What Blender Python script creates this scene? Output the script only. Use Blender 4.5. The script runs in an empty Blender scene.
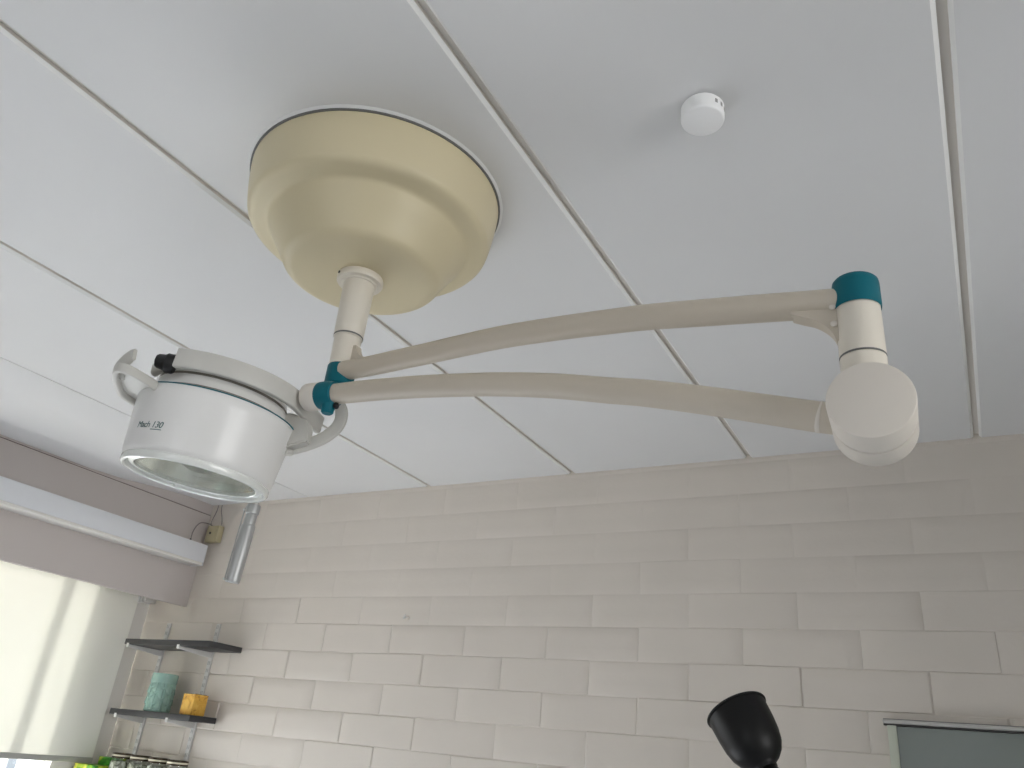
import bpy, bmesh, math, random
from mathutils import Vector, Matrix

random.seed(7)
C = bpy.context.scene.collection
PI = math.pi
V = Vector

# ------------------------------------------------------------------ helpers
def srgb(r, g, b):
    def f(c):
        c /= 255.0
        return c / 12.92 if c <= 0.04045 else ((c + 0.055) / 1.055) ** 2.4
    return (f(r), f(g), f(b), 1.0)

def mat(name, col, rough=0.5, metal=0.0, bump=None, var=None, spec=0.5, coat=0.0):
    """Procedural principled material: noise colour variation and noise bump."""
    m = bpy.data.materials.new(name); m.use_nodes = True
    nt = m.node_tree; b = nt.nodes['Principled BSDF']
    b.inputs['Base Color'].default_value = col
    b.inputs['Roughness'].default_value = rough
    b.inputs['Metallic'].default_value = metal
    b.inputs['Specular IOR Level'].default_value = spec
    if coat:
        b.inputs['Coat Weight'].default_value = coat
        b.inputs['Coat Roughness'].default_value = 0.15
    tc = nt.nodes.new('ShaderNodeTexCoord')
    if var:
        sc, amt = var
        n = nt.nodes.new('ShaderNodeTexNoise'); n.inputs['Scale'].default_value = sc
        n.inputs['Detail'].default_value = 4
        nt.links.new(tc.outputs['Object'], n.inputs['Vector'])
        r = nt.nodes.new('ShaderNodeValToRGB')
        r.color_ramp.elements[0].position = 0.3; r.color_ramp.elements[1].position = 0.7
        r.color_ramp.elements[0].color = tuple(c * (1 - amt) for c in col[:3]) + (1,)
        r.color_ramp.elements[1].color = tuple(min(1, c * (1 + amt)) for c in col[:3]) + (1,)
        nt.links.new(n.outputs['Fac'], r.inputs['Fac'])
        nt.links.new(r.outputs['Color'], b.inputs['Base Color'])
    if bump:
        sc, st, dist = bump
        n2 = nt.nodes.new('ShaderNodeTexNoise'); n2.inputs['Scale'].default_value = sc
        n2.inputs['Detail'].default_value = 5
        nt.links.new(tc.outputs['Object'], n2.inputs['Vector'])
        bp = nt.nodes.new('ShaderNodeBump'); bp.inputs['Strength'].default_value = st
        bp.inputs['Distance'].default_value = dist
        nt.links.new(n2.outputs['Fac'], bp.inputs['Height'])
        nt.links.new(bp.outputs['Normal'], b.inputs['Normal'])
    return m

def obj(name, bm, m, parent=None, smooth=True, angle=35):
    bmesh.ops.recalc_face_normals(bm, faces=bm.faces)
    if smooth:
        for f in bm.faces: f.smooth = True
        for e in bm.edges:
            if len(e.link_faces) == 2 and e.calc_face_angle(0) > math.radians(angle):
                e.smooth = False
    me = bpy.data.meshes.new(name); bm.to_mesh(me); bm.free()
    o = bpy.data.objects.new(name, me); C.objects.link(o)
    for mm in (m if isinstance(m, (list, tuple)) else [m]): me.materials.append(mm)
    if parent:
        o.parent = parent
        o.matrix_parent_inverse = parent_world(parent).inverted()
    return o

def parent_world(o):
    m = o.matrix_basis.copy()
    return parent_world(o.parent) @ o.matrix_parent_inverse @ m if o.parent else m

def tag(o, label=None, cat=None, group=None, kind=None):
    if label: o['label'] = label
    if cat: o['category'] = cat
    if group: o['group'] = group
    if kind: o['kind'] = kind
    return o

def thing(name, loc, label, cat, group=None):
    o = bpy.data.objects.new(name, None); C.objects.link(o)
    o.location = loc; o.empty_display_size = 0.05
    return tag(o, label, cat, group)

def struct(name, bm, m, smooth=False, parent=None):
    o = obj(name, bm, m, parent, smooth)
    if not parent: o['kind'] = 'structure'
    return o

def box(bm, x0, x1, y0, y1, z0, z1, bev=0.0, mi=0, M=None):
    vs = [bm.verts.new((x, y, z)) for x in (x0, x1) for y in (y0, y1) for z in (z0, z1)]
    q = [(0, 1, 3, 2), (4, 6, 7, 5), (0, 4, 5, 1), (2, 3, 7, 6), (0, 2, 6, 4), (1, 5, 7, 3)]
    fs = [bm.faces.new([vs[i] for i in f]) for f in q]
    for f in fs: f.material_index = mi
    if M is not None:
        for v in vs: v.co = M @ v.co
    if bev > 0:
        es = list({e for f in fs for e in f.edges})
        bmesh.ops.bevel(bm, geom=es, offset=bev, segments=2, affect='EDGES', profile=0.5)

def lathe(bm, prof, M=None, seg=64, closed_top=True, closed_bot=True, phi0=0, phi1=2 * PI, warp=None, mi=0):
    """prof: [(r, z)] around local z."""
    full = abs(phi1 - phi0 - 2 * PI) < 1e-6
    n = seg if full else seg + 1
    rings = []
    for r, z in prof:
        if r < 1e-6:
            p = V((0, 0, z)); rings.append([bm.verts.new(M @ p if M else p)])
            continue
        ring = []
        for i in range(n):
            a = phi0 + (phi1 - phi0) * i / seg
            rr = r if warp is None else warp(r, a, z)
            p = V((rr * math.cos(a), rr * math.sin(a), z))
            ring.append(bm.verts.new(M @ p if M else p))
        rings.append(ring)
    for a, b in zip(rings, rings[1:]):
        m = n if full else n - 1
        for i in range(m):
            j = (i + 1) % n
            if len(a) == 1 and len(b) == 1: continue
            if len(a) == 1: f = [a[0], b[j], b[i]]
            elif len(b) == 1: f = [a[i], a[j], b[0]]
            else: f = [a[i], a[j], b[j], b[i]]
            bm.faces.new(f).material_index = mi
    if full:
        if closed_bot and len(rings[0]) > 1: bm.faces.new(rings[0][::-1]).material_index = mi
        if closed_top and len(rings[-1]) > 1: bm.faces.new(rings[-1]).material_index = mi

def axis_matrix(origin, z, x=None):
    z = V(z).normalized()
    if x is None: x = V((1, 0, 0)) if abs(z.x) < 0.9 else V((0, 1, 0))
    x = (V(x) - z * z.dot(V(x))).normalized(); y = z.cross(x)
    m = Matrix((x, y, z)).transposed().to_4x4(); m.translation = V(origin)
    return m

def spline(pts, n=8):
    """Catmull-Rom through pts (vectors of any length)."""
    out = []
    P = [tuple(p) for p in pts]
    P = [tuple(2 * a - b for a, b in zip(P[0], P[1]))] + P + [tuple(2 * a - b for a, b in zip(P[-1], P[-2]))]
    for i in range(1, len(P) - 2):
        for k in range(n):
            t = k / n
            out.append(tuple(0.5 * ((2 * b) + (-a + c) * t + (2 * a - 5 * b + 4 * c - d) * t * t + (-a + 3 * b - 3 * c + d) * t ** 3)
                             for a, b, c, d in zip(P[i - 1], P[i], P[i + 1], P[i + 2])))
    out.append(P[-2])
    return out

def sweep(bm, pts, section, up=(0, 0, 1), caps=True, closed=False, mi=0):
    """section(i, t) -> list of (a, b) offsets: a along side, b along up-ish."""
    pts = [V(p[:3]) for p in pts]; n = len(pts); rings = []
    up = V(up)
    for i, p in enumerate(pts):
        if closed: t = (pts[(i + 1) % n] - pts[i - 1])
        else: t = (pts[min(i + 1, n - 1)] - pts[max(i - 1, 0)])
        t.normalize()
        s = t.cross(up)
        if s.length < 1e-4: s = t.cross(V((1, 0, 0)))
        s.normalize(); b = s.cross(t)
        rings.append([bm.verts.new(p + s * a + b * c) for a, c in section(i, i / max(1, n - 1))])
    k = len(rings[0]); last = n if closed else n - 1
    for i in range(last):
        A, B = rings[i], rings[(i + 1) % n]
        for j in range(k):
            bm.faces.new([A[j], A[(j + 1) % k], B[(j + 1) % k], B[j]]).material_index = mi
    if caps and not closed:
        bm.faces.new(rings[0][::-1]).material_index = mi; bm.faces.new(rings[-1]).material_index = mi

def circ(r, n=20):
    return lambda i, t: [((r(t) if callable(r) else r) * math.cos(2 * PI * k / n), (r(t) if callable(r) else r) * math.sin(2 * PI * k / n)) for k in range(n)]

def rrect(w, h, rad, k=3):
    o = []
    for cx, cy, a0 in ((w / 2 - rad, h / 2 - rad, 0), (-w / 2 + rad, h / 2 - rad, 90), (-w / 2 + rad, -h / 2 + rad, 180), (w / 2 - rad, -h / 2 + rad, 270)):
        for i in range(k + 1):
            a = math.radians(a0 + 90 * i / k); o.append((cx + rad * math.cos(a), cy + rad * math.sin(a)))
    return o

def tube(bm, pts, r, n=16, up=(0, 0, 1)):
    sweep(bm, pts, circ(r, n), up)

BM = bmesh.new

# ------------------------------------------------------------------ materials
M_ceil = mat('ceiling_paint', srgb(226, 226, 226), 0.55, bump=(9, 0.12, 0.004), var=(2.0, 0.015))
M_joint_lit = mat('ceiling_edge_lit', srgb(240, 240, 238), 0.3)  # chamfers' caught light put into a lighter, glossier ceiling tone
M_joint_gap = mat('ceiling_joint_gap', srgb(222, 217, 210), 0.7)
M_wall = mat('block_wall_paint', srgb(213, 205, 195), 0.5, bump=(60, 0.15, 0.003), var=(3.0, 0.02))
M_wall2 = mat('side_wall_paint', srgb(214, 211, 206), 0.6, bump=(50, 0.1, 0.002))
M_bulk = mat('bulkhead_board', srgb(199, 191, 187), 0.6, bump=(25, 0.06, 0.002))
M_seam = mat('board_seam', srgb(120, 108, 104), 0.8)
M_floor = mat('floor_vinyl', srgb(184, 188, 194), 0.5, var=(6, 0.06))
M_canopy = mat('beige_canopy_plastic', srgb(214, 202, 168), 0.42, bump=(40, 0.03, 0.001))
M_gasket = mat('grey_gasket', srgb(112, 112, 110), 0.6)
M_caulk = mat('white_sealant', srgb(228, 228, 226), 0.5)
M_cream = mat('cream_enamel', srgb(226, 219, 206), 0.35, bump=(35, 0.02, 0.001))
M_arm = mat('arm_enamel', srgb(200, 190, 174), 0.42, bump=(60, 0.03, 0.001), var=(8, 0.02))
M_teal = mat('teal_plastic', srgb(0, 100, 114), 0.5, bump=(120, 0.04, 0.001), spec=0.25)
M_white = mat('white_enamel', srgb(238, 237, 235), 0.35, coat=0.15)
M_yoke = mat('warm_white_enamel', srgb(205, 203, 197), 0.4, var=(30, 0.02))
M_cover = mat('shaded_cover_plastic', srgb(136, 130, 122), 0.6)  # darkened to carry the shade under the yoke band
M_joint = mat('joint_cap_plastic', srgb(222, 215, 205), 0.45)
M_rubber = mat('black_rubber', srgb(18, 18, 20), 0.45)
M_steel = mat('brushed_steel', srgb(186, 187, 186), 0.42, 0.55, bump=(200, 0.05, 0.0005))
M_reflector = mat('reflector_aluminium', srgb(240, 240, 236), 0.2, 1.0)
M_lip = mat('lens_rim_plastic', srgb(236, 238, 234), 0.2, coat=0.5)
M_smoke = mat('detector_plastic', srgb(250, 250, 250), 0.35)
M_strip = mat('strip_white_paint', srgb(226, 228, 232), 0.35)
M_strip_lip = mat('strip_diffuser', srgb(238, 236, 230), 0.25)
M_jbox = mat('ivory_box_plastic', srgb(180, 170, 138), 0.5)
M_cable = mat('grey_cable', srgb(138, 133, 130), 0.6)
M_dark = mat('dark_fitting', srgb(62, 60, 58), 0.5)
M_shelf = mat('black_shelf_board', srgb(52, 52, 54), 0.45, var=(30, 0.08))
M_bracket = mat('white_bracket_steel', srgb(214, 213, 210), 0.4)
M_slot = mat('rail_slot_shade', srgb(158, 156, 154), 0.7)
M_bar = mat('blind_bar', srgb(176, 176, 172), 0.45)
M_frame = mat('window_frame_paint', srgb(232, 234, 234), 0.4)
M_ceramic = mat('teal_glaze', srgb(146, 180, 168), 0.14, coat=0.5, var=(25, 0.12))
M_yellow = None
M_alu = mat('aluminium_rail', srgb(186, 184, 180), 0.45, 0.3)
M_panelframe = mat('panel_frame_paint', srgb(196, 200, 184), 0.45)
M_panel = mat('grey_green_panel', srgb(112, 120, 113), 0.25, var=(1.5, 0.05))
M_black = mat('matt_black_metal', srgb(10, 10, 11), 0.45, bump=(150, 0.03, 0.0005), spec=0.3)
M_lidbronze = mat('bronze_lid', srgb(64, 54, 40), 0.3, 0.6)
M_lidcentre = mat('pale_lid_centre', srgb(214, 208, 184), 0.4)
M_text = mat('teal_print', srgb(30, 92, 92), 0.5)

def mix_transparent(name, col, fac, rough=0.02):
    m = bpy.data.materials.new(name); m.use_nodes = True
    nt = m.node_tree; nt.nodes.clear()
    o = nt.nodes.new('ShaderNodeOutputMaterial'); x = nt.nodes.new('ShaderNodeMixShader')
    t = nt.nodes.new('ShaderNodeBsdfTransparent'); g = nt.nodes.new('ShaderNodeBsdfGlossy')
    g.inputs['Roughness'].default_value = rough; g.inputs['Color'].default_value = (1, 1, 1, 1)
    t.inputs['Color'].default_value = col
    x.inputs[0].default_value = fac
    nt.links.new(t.outputs[0], x.inputs[1]); nt.links.new(g.outputs[0], x.inputs[2]); nt.links.new(x.outputs[0], o.inputs[0])
    return m
M_glass = mix_transparent('window_glass', (0.97, 0.97, 0.97, 1), 0.06)
def lens_mat():
    m = mix_transparent('lens_glass', (0.97, 0.98, 0.96, 1), 0.14, 0.06)
    nt = m.node_tree; o = [n for n in nt.nodes if n.type == 'OUTPUT_MATERIAL'][0]
    src = o.inputs[0].links[0].from_socket
    x = nt.nodes.new('ShaderNodeMixShader'); d = nt.nodes.new('ShaderNodeBsdfDiffuse'); d.inputs['Color'].default_value = srgb(226, 228, 220)
    x.inputs[0].default_value = 0.10
    nt.links.new(src, x.inputs[1]); nt.links.new(d.outputs[0], x.inputs[2]); nt.links.new(x.outputs[0], o.inputs[0])
    return m
M_lens = lens_mat()
M_jarglass = mix_transparent('jar_glass', (0.86, 0.9, 0.86, 1), 0.14, 0.05)

def blind_mat():
    m = bpy.data.materials.new('blind_fabric'); m.use_nodes = True
    nt = m.node_tree; nt.nodes.clear()
    o = nt.nodes.new('ShaderNodeOutputMaterial'); x = nt.nodes.new('ShaderNodeMixShader')
    d = nt.nodes.new('ShaderNodeBsdfDiffuse'); t = nt.nodes.new('ShaderNodeBsdfTranslucent')
    d.inputs['Color'].default_value = srgb(238, 237, 228); t.inputs['Color'].default_value = srgb(236, 234, 216)
    x.inputs[0].default_value = 0.036
    tc = nt.nodes.new('ShaderNodeTexCoord'); w = nt.nodes.new('ShaderNodeTexNoise'); w.inputs['Scale'].default_value = 500
    bp = nt.nodes.new('ShaderNodeBump'); bp.inputs['Strength'].default_value = 0.15; bp.inputs['Distance'].default_value = 0.0005
    nt.links.new(tc.outputs['Object'], w.inputs['Vector']); nt.links.new(w.outputs['Fac'], bp.inputs['Height'])
    nt.links.new(bp.outputs['Normal'], d.inputs['Normal'])
    nt.links.new(d.outputs[0], x.inputs[1]); nt.links.new(t.outputs[0], x.inputs[2]); nt.links.new(x.outputs[0], o.inputs[0])
    return m
M_blind = blind_mat()

def pattern_mat(name, cols, scale, rough=0.45):
    """Printed pattern of blotches on packaging: voronoi cells through a colour ramp."""
    m = bpy.data.materials.new(name); m.use_nodes = True
    nt = m.node_tree; b = nt.nodes['Principled BSDF']; b.inputs['Roughness'].default_value = rough
    tc = nt.nodes.new('ShaderNodeTexCoord'); n = nt.nodes.new('ShaderNodeTexNoise')
    n.inputs['Scale'].default_value = scale; n.inputs['Detail'].default_value = 3; n.inputs['Distortion'].default_value = 1.2
    r = nt.nodes.new('ShaderNodeValToRGB'); cr = r.color_ramp
    while len(cr.elements) > 1: cr.elements.remove(cr.elements[-1])
    cr.elements[0].position = cols[0][0]; cr.elements[0].color = cols[0][1]
    for p, c in cols[1:]:
        e = cr.elements.new(p); e.color = c
    nt.links.new(tc.outputs['Object'], n.inputs['Vector']); nt.links.new(n.outputs['Fac'], r.inputs['Fac'])
    nt.links.new(r.outputs['Color'], b.inputs['Base Color'])
    return m
M_yellow = pattern_mat('yellow_tin_print', [(0.30, srgb(120, 84, 40)), (0.40, srgb(196, 140, 50)), (0.52, srgb(226, 172, 66)), (0.66, srgb(238, 192, 90))], 26)
M_green = pattern_mat('green_carton_print', [(0.34, srgb(26, 92, 30)), (0.47, srgb(74, 160, 40)), (0.55, srgb(160, 196, 44)), (0.66, srgb(226, 222, 90))], 11, 0.35)
M_jarfill = pattern_mat('jar_contents', [(0.35, srgb(60, 66, 40)), (0.48, srgb(150, 150, 130)), (0.6, srgb(222, 220, 214))], 40, 0.6)

# ------------------------------------------------------------------ room constants
H = 2.5
XL, XR, YB, YF = -3.645, 3.2, 2.681, -2.6
CAM_Z = 1.45

# ------------------------------------------------------------------ room shell
def back_wall():
    bm = BM()
    rh, bl = 0.1142, 0.355
    k0 = -13
    for n in range(k0, 10):
        z0, z1 = 1.455 + rh * n, 1.455 + rh * (n + 1)
        z0, z1 = max(z0, 0.0), min(z1, H)
        if z1 - z0 < 0.004: continue
        off = 0.041 if n % 2 else -0.138
        faint = min(1.0, max(0.0, (n - 2.2) / 3.0))          # upper courses are filled with more paint
        kk = -12
        while True:
            x0 = off + bl * kk; x1 = x0 + bl; kk += 1
            if x0 > XR: break
            x0c, x1c = max(x0, XL), min(x1, XR)
            if x1c - x0c < 0.004: continue
            pr = (1 - 0.75 * faint) * random.uniform(0.0018, 0.0050)
            il, ir, ib, it = [random.uniform(0.003, 0.008) for _ in range(4)]
            if random.random() < 0.35: ib *= 0.35
            if random.random() < 0.35: it *= 0.35
            dx = [random.uniform(-0.002, 0.002) for _ in range(4)]
            tilt = random.uniform(-0.0007, 0.0007)
            nx, nz = 6, 3
            outer = [(x0c, z0), (x1c, z0), (x1c, z1), (x0c, z1)]
            inner = [(x0c + il + dx[0], z0 + ib), (x1c - ir + dx[1], z0 + ib), (x1c - ir + dx[2], z1 - it), (x0c + il + dx[3], z1 - it)]
            grid = []
            for j in range(nz + 1):
                row = []
                for i in range(nx + 1):
                    s, t = i / nx, j / nz
                    p = [inner[0][q] * (1 - s) * (1 - t) + inner[1][q] * s * (1 - t) + inner[2][q] * s * t + inner[3][q] * (1 - s) * t for q in (0, 1)]
                    row.append(bm.verts.new((p[0], YB - pr - tilt * (s - 0.5) * 2 + random.uniform(-1, 1) * 0.00025, p[1])))
                grid.append(row)
            for j in range(nz):
                for i in range(nx): bm.faces.new([grid[j][i], grid[j][i + 1], grid[j + 1][i + 1], grid[j + 1][i]])
            ov = [bm.verts.new((x, YB, z)) for x, z in outer]
            bm.faces.new([ov[0], ov[1]] + [grid[0][i] for i in range(nx, -1, -1)])
            bm.faces.new([ov[1], ov[2]] + [grid[j][nx] for j in range(nz, -1, -1)])
            bm.faces.new([ov[2], ov[3]] + [grid[nz][i] for i in range(0, nx + 1)])
            bm.faces.new([ov[3], ov[0]] + [grid[j][0] for j in range(0, nz + 1)])
    box(bm, XL - 0.3, XR + 0.3, YB + 0.0005, YB + 0.25, -0.02, H + 0.02)
    return struct('wall_back', bm, M_wall, smooth=True)
back_wall()

def wall_with_opening(name, axis, pos, thick, a0, a1, opens, m):
    """vertical wall on plane axis=pos with openings [(a_lo, a_hi, z_lo, z_hi)]."""
    bm = BM()
    def bx(l, h, z0, z1):
        if axis == 'x': box(bm, min(pos, pos + thick), max(pos, pos + thick), l, h, z0, z1)
        else: box(bm, l, h, min(pos, pos + thick), max(pos, pos + thick), z0, z1)
    cur = a0
    for lo, hi, zl, zh in sorted(opens):
        bx(cur, lo, 0, H); bx(lo, hi, 0, zl); bx(lo, hi, zh, H); cur = hi
    bx(cur, a1, 0, H)
    return struct(name, bm, m)
W1 = (0.35, 2.415, 0.78, 2.25)      # window behind the blind
W4 = (-1.2, 0.4, 0.85, 2.15)         # opening added in the front wall for fill light from behind the camera
W2 = (-1.0, 1.1, 0.85, 2.15)         # window in the right wall
wall_with_opening('wall_left', 'x', XL, -0.25, YF, YB, [W1], M_wall2)
wall_with_opening('wall_right', 'x', XR, 0.25, YF, YB, [W2], M_wall2)
wall_with_opening('wall_front', 'y', YF, -0.25, XL - 0.25, XR + 0.25, [W4], M_wall2)
bm = BM(); box(bm, XL - 0.25, XR + 0.25, YF - 0.25, YB + 0.25, -0.1, 0); struct('floor', bm, M_floor)
# added unseen partition in the right corner, shades the back wall there
bm = BM(); box(bm, 0.95, XR, 1.55, YB - 0.004, 0.0, H + 0.02); struct('added_shade_wall', bm, M_wall2)

# ceiling boards with chamfered joints 0.695 m apart; the board beside the window wall is dropped slightly with a rounded edge
JX = [-2.009, -1.317, -0.628, 0.077, 0.770, 1.465, 2.16, 2.85]
def ceiling():
    bm = BM()
    pr = [(XL - 0.25, 0.0, 0)]
    n = 44
    for i in range(n + 1):
        s = i / n
        pr.append((-3.37 + (-2.7125 + 3.37) * s, 0.0, 0, -BULGE * (1 - max(0.0, 1 - (1 - s) * 0.6575 / 0.17) ** 2)))
    pr += [(-2.7120, 0.010, 1), (-2.7070, 0.010, 1), (-2.7065, 0.0, 0)]
    for x in JX:
        pr += [(x - 0.0160, 0, 2), (x - 0.0155, 0.0006, 2), (x - 0.0085, 0.0052, 1), (x - 0.0083, 0.0125, 1), (x + 0.0064, 0.0125, 1), (x + 0.0066, 0.0052, 2), (x + 0.0130, 0.0006, 2), (x + 0.0137, 0, 0)]
    pr.append((XR + 0.25, 0.0, 0))
    ys = [YF - 0.25] + [YF + (YB - 0.002 - YF) * j / 30 for j in range(31)] + [YB + 0.25]
    g = []
    for y in ys:
        fade = min(1.0, max(0.0, (2.58 - y) / 0.6)); fade = fade * fade * (3 - 2 * fade)
        g.append([bm.verts.new((p[0], y, H + p[1] + (p[3] * fade if len(p) > 3 else 0))) for p in pr])
    for j in range(len(ys) - 1):
        for i in range(len(pr) - 1):
            bm.faces.new([g[j][i], g[j + 1][i], g[j + 1][i + 1], g[j][i + 1]]).material_index = pr[i][2]
    box(bm, XL - 0.25, XR + 0.25, YF - 0.25, YB + 0.25, H + 0.06, H + 0.15)
    return struct('ceiling', bm, [M_ceil, M_joint_gap, M_joint_lit], smooth=True)
BULGE = 0.045
ceiling()

# pelmet board over the blind with a seam near the ceiling
bm = BM()
box(bm, -3.382, -3.362, YF, YB - 0.001, 1.985, 2.444, 0.002)
box(bm, -3.382, -3.366, YF, YB - 0.001, 2.444, 2.4475, 0, 1)
box(bm, -3.382, -3.362, YF, YB - 0.001, 2.4475, H, 0.001)
struct('beam_left', bm, [M_bulk, M_seam])

def window(name, X, o, side, mulls, axis='x'):
    """frame and one pane; side = +1 if the room is on the +x side."""
    lo, hi, zl, zh = o
    d = -0.05 * side
    bm = BM(); t = 0.045
    x0, x1 = sorted((X + d, X + d - 0.06 * side))
    box(bm, x0, x1, lo, lo + t, zl, zh, 0.004); box(bm, x0, x1, hi - t, hi, zl, zh, 0.004)
    box(bm, x0, x1, lo + t, hi - t, zl, zl + t, 0.004); box(bm, x0, x1, lo + t, hi - t, zh - t, zh, 0.004)
    for y in mulls:
        box(bm, x0, x1, y - t * 0.6, y + t * 0.6, zl + t, zh - t, 0.004)
    def turn(b):
        if axis == 'y':
            for v in b.verts: v.co = V((v.co.y, v.co.x, v.co.z))
        return b
    w = struct(name, turn(bm), M_frame, smooth=True)
    bm = BM(); xm = (x0 + x1) / 2; box(bm, xm - 0.003, xm + 0.003, lo + t * 0.5, hi - t * 0.5, zl + t * 0.5, zh - t * 0.5)
    obj('window_pane', turn(bm), M_glass, w, smooth=False)
    bm = BM(); xs = sorted((X + 0.025 * side, X - 0.05 * side)); box(bm, xs[0], xs[1], lo - 0.02, hi + 0.02, zl - 0.03, zl, 0.004)
    obj('window_sill', turn(bm), M_frame, w)
window('window_1', XL, W1, 1, (0.9, 1.56, 2.225))
window('window_2', XR, W2, -1, (-0.3, 0.4))
window('fill_window', YF, W4, 1, (-0.4,), 'y')  # added frame round the fill-light opening

# ------------------------------------------------------------------ surgical lamp
AX, AY = -0.9915, 0.9965
lamp = thing('examination_lamp', (AX, AY, H), 'cream jointed examination lamp hanging from the round beige ceiling canopy', 'lamp')

# ceiling canopy
bm = BM()
Mc = Matrix.Translation((AX, AY, 0))
def zz(d): return H - d * 1.032
prof = [(0.2595, zz(0.004)), (0.2575, zz(0.03)), (0.2535, zz(0.06)), (0.2485, zz(0.088)), (0.2455, zz(0.0955)), (0.240, zz(0.1005)), (0.232, zz(0.1035)),
        (0.219, zz(0.1055)), (0.208, zz(0.1078)), (0.2025, zz(0.1112)), (0.1985, zz(0.1170)), (0.189, zz(0.133)), (0.177, zz(0.152)), (0.166, zz(0.171)), (0.160, zz(0.181)), (0.1560, zz(0.1862)),
        (0.1500, zz(0.1905)), (0.1430, zz(0.1932)), (0.132, zz(0.1947)), (0.1, zz(0.195)), (0.0, zz(0.195))]
sp = spline(prof[:-1], 4) + [prof[-1]]
lathe(bm, sp, Mc, 96, closed_bot=True)
canopy = obj('ceiling_canopy', bm, M_canopy, lamp, angle=60)
bm = BM(); lathe(bm, [(0.257, zz(0.0)), (0.2628, zz(0.0)), (0.2628, zz(0.0065)), (0.257, zz(0.007))], Mc, 96, False, False)
tag(obj('gasket', bm, M_gasket, canopy), 'dark grey rim gasket')
bm = BM(); lathe(bm, [(0.2630, zz(0.0)), (0.2630, zz(0.0035)), (0.2655, zz(0.0025)), (0.268, zz(0.0))], Mc, 96, False, False)
tag(obj('sealant_bead', bm, M_caulk, canopy), 'white sealant bead on the ceiling')

# drop pole
bm = BM()
lathe(bm, [(0.0315, zz(0.18)), (0.0315, 2.285), (0.0285, 2.163), (0.0272, 2.1605), (0.0272, 2.1585), (0.0262, 2.158), (0.0255, 2.10), (0.0255, 2.06), (0, 2.06)], Mc, 40, closed_bot=True)
pole = obj('drop_pole', bm, M_cream, lamp)
bm = BM()
lathe(bm, [(0.0455, zz(0.1945)), (0.0465, zz(0.198)), (0.0465, zz(0.205)), (0.0445, zz(0.2085)), (0.036, zz(0.2095)), (0.0345, zz(0.212)), (0.031, zz(0.2125))], Mc, 40, False, False)
fl = obj('pole_flange', bm, M_cream, pole)
bm = BM(); lathe(bm, [(0.0, 0.0), (0.003, 0.0), (0.003, 0.002), (0, 0.002)], axis_matrix((AX + 0.0463 * math.cos(-1.95), AY + 0.0463 * math.sin(-1.95), zz(0.2015)), (math.cos(-1.95), math.sin(-1.95), 0)), 12)
tag(obj('flange_screw', bm, M_rubber, pole), 'small black grub screw')
bm = BM(); lathe(bm, [(0.0283, 2.1605), (0.0287, 2.1615), (0.0287, 2.1635), (0.0283, 2.164)], Mc, 40, False, False)
tag(obj('pole_seam', bm, M_gasket, pole), 'thin dark ring between the pole sections')
bm = BM()
lathe(bm, [(0.0, 2.0555), (0.024, 2.0555), (0.0268, 2.058), (0.0272, 2.064), (0.0270, 2.0955), (0.0262, 2.097), (0.0255, 2.097)], Mc, 40, False, True)
tag(obj('pole_end_cap', bm, M_teal, pole), 'teal end cap')

# extension arm (upper): plane through the two vertical axes
EX, EY = -0.0847, 1.0183
d1 = V((EX - AX, EY - AY, 0)); L1 = d1.length; d1.normalize(); n1 = V((0, 0, 1)).cross(d1)
def a1(s, z): return V((AX, AY, 0)) + d1 * s + V((0, 0, z))
pts1 = spline([(0.012, 2.0848), (0.05, 2.0860), (0.094, 2.0885), (0.16, 2.0935), (0.221, 2.0977), (0.341, 2.1035), (0.451, 2.1020), (0.555, 2.0975), (0.613, 2.0940), (0.705, 2.0845), (0.79, 2.0755), (0.842, 2.0695), (L1 - 0.015, 2.0645)], 6)
bm = BM()
def r1(t): return 0.0185 + 0.0022 * min(1, t / 0.75)
sweep(bm, [a1(s, z) - n1 * 0.008 * max(0.0, 1 - s / 0.2) for s, z in pts1], circ(r1, 24), (0, 0, 1))
arm = obj('extension_arm', bm, M_arm, lamp, angle=50)
def web(poly, hw):
    """gusset plate of half-width hw from a polygon in arm-plane coordinates."""
    bm = BM()
    A = [bm.verts.new(a1(s, z) + n1 * hw) for s, z in poly]; B = [bm.verts.new(a1(s, z) - n1 * hw) for s, z in poly]
    bm.faces.new(A); bm.faces.new(B[::-1])
    for i in range(len(poly)): bm.faces.new([A[i], A[(i + 1) % len(poly)], B[(i + 1) % len(poly)], B[i]])
    return bm
o = obj('pole_gusset', web([(0.018, 2.09), (0.018, 2.137), (0.031, 2.137), (0.033, 2.130), (0.037, 2.121), (0.044, 2.113), (0.055, 2.108), (0.072, 2.1045), (0.09, 2.103), (0.09, 2.09)], 0.0085), M_arm, arm)
curve = spline([(L1 - 0.029, 2.000), (L1 - 0.034, 2.014), (L1 - 0.043, 2.0265), (L1 - 0.057, 2.0380), (L1 - 0.071, 2.0445), (L1 - 0.086, 2.0520)], 5)
o = obj('elbow_gusset', web([(L1 - 0.086, 2.062), (L1 - 0.015, 2.062), (L1 - 0.015, 2.000)] + curve, 0.0130), M_arm, arm)
bm = BM()
for k, (s, z) in enumerate([(L1 - 0.0305, 2.052), (L1 - 0.0305, 2.025)]):
    lathe(bm, [(0.0, 0), (0.004, 0), (0.0045, 0.004), (0.003, 0.005), (0, 0.005)], axis_matrix(a1(s, z) - n1 * 0.0118 , -n1), 12)
obj('clamp_screw', bm, M_joint, arm)

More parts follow.
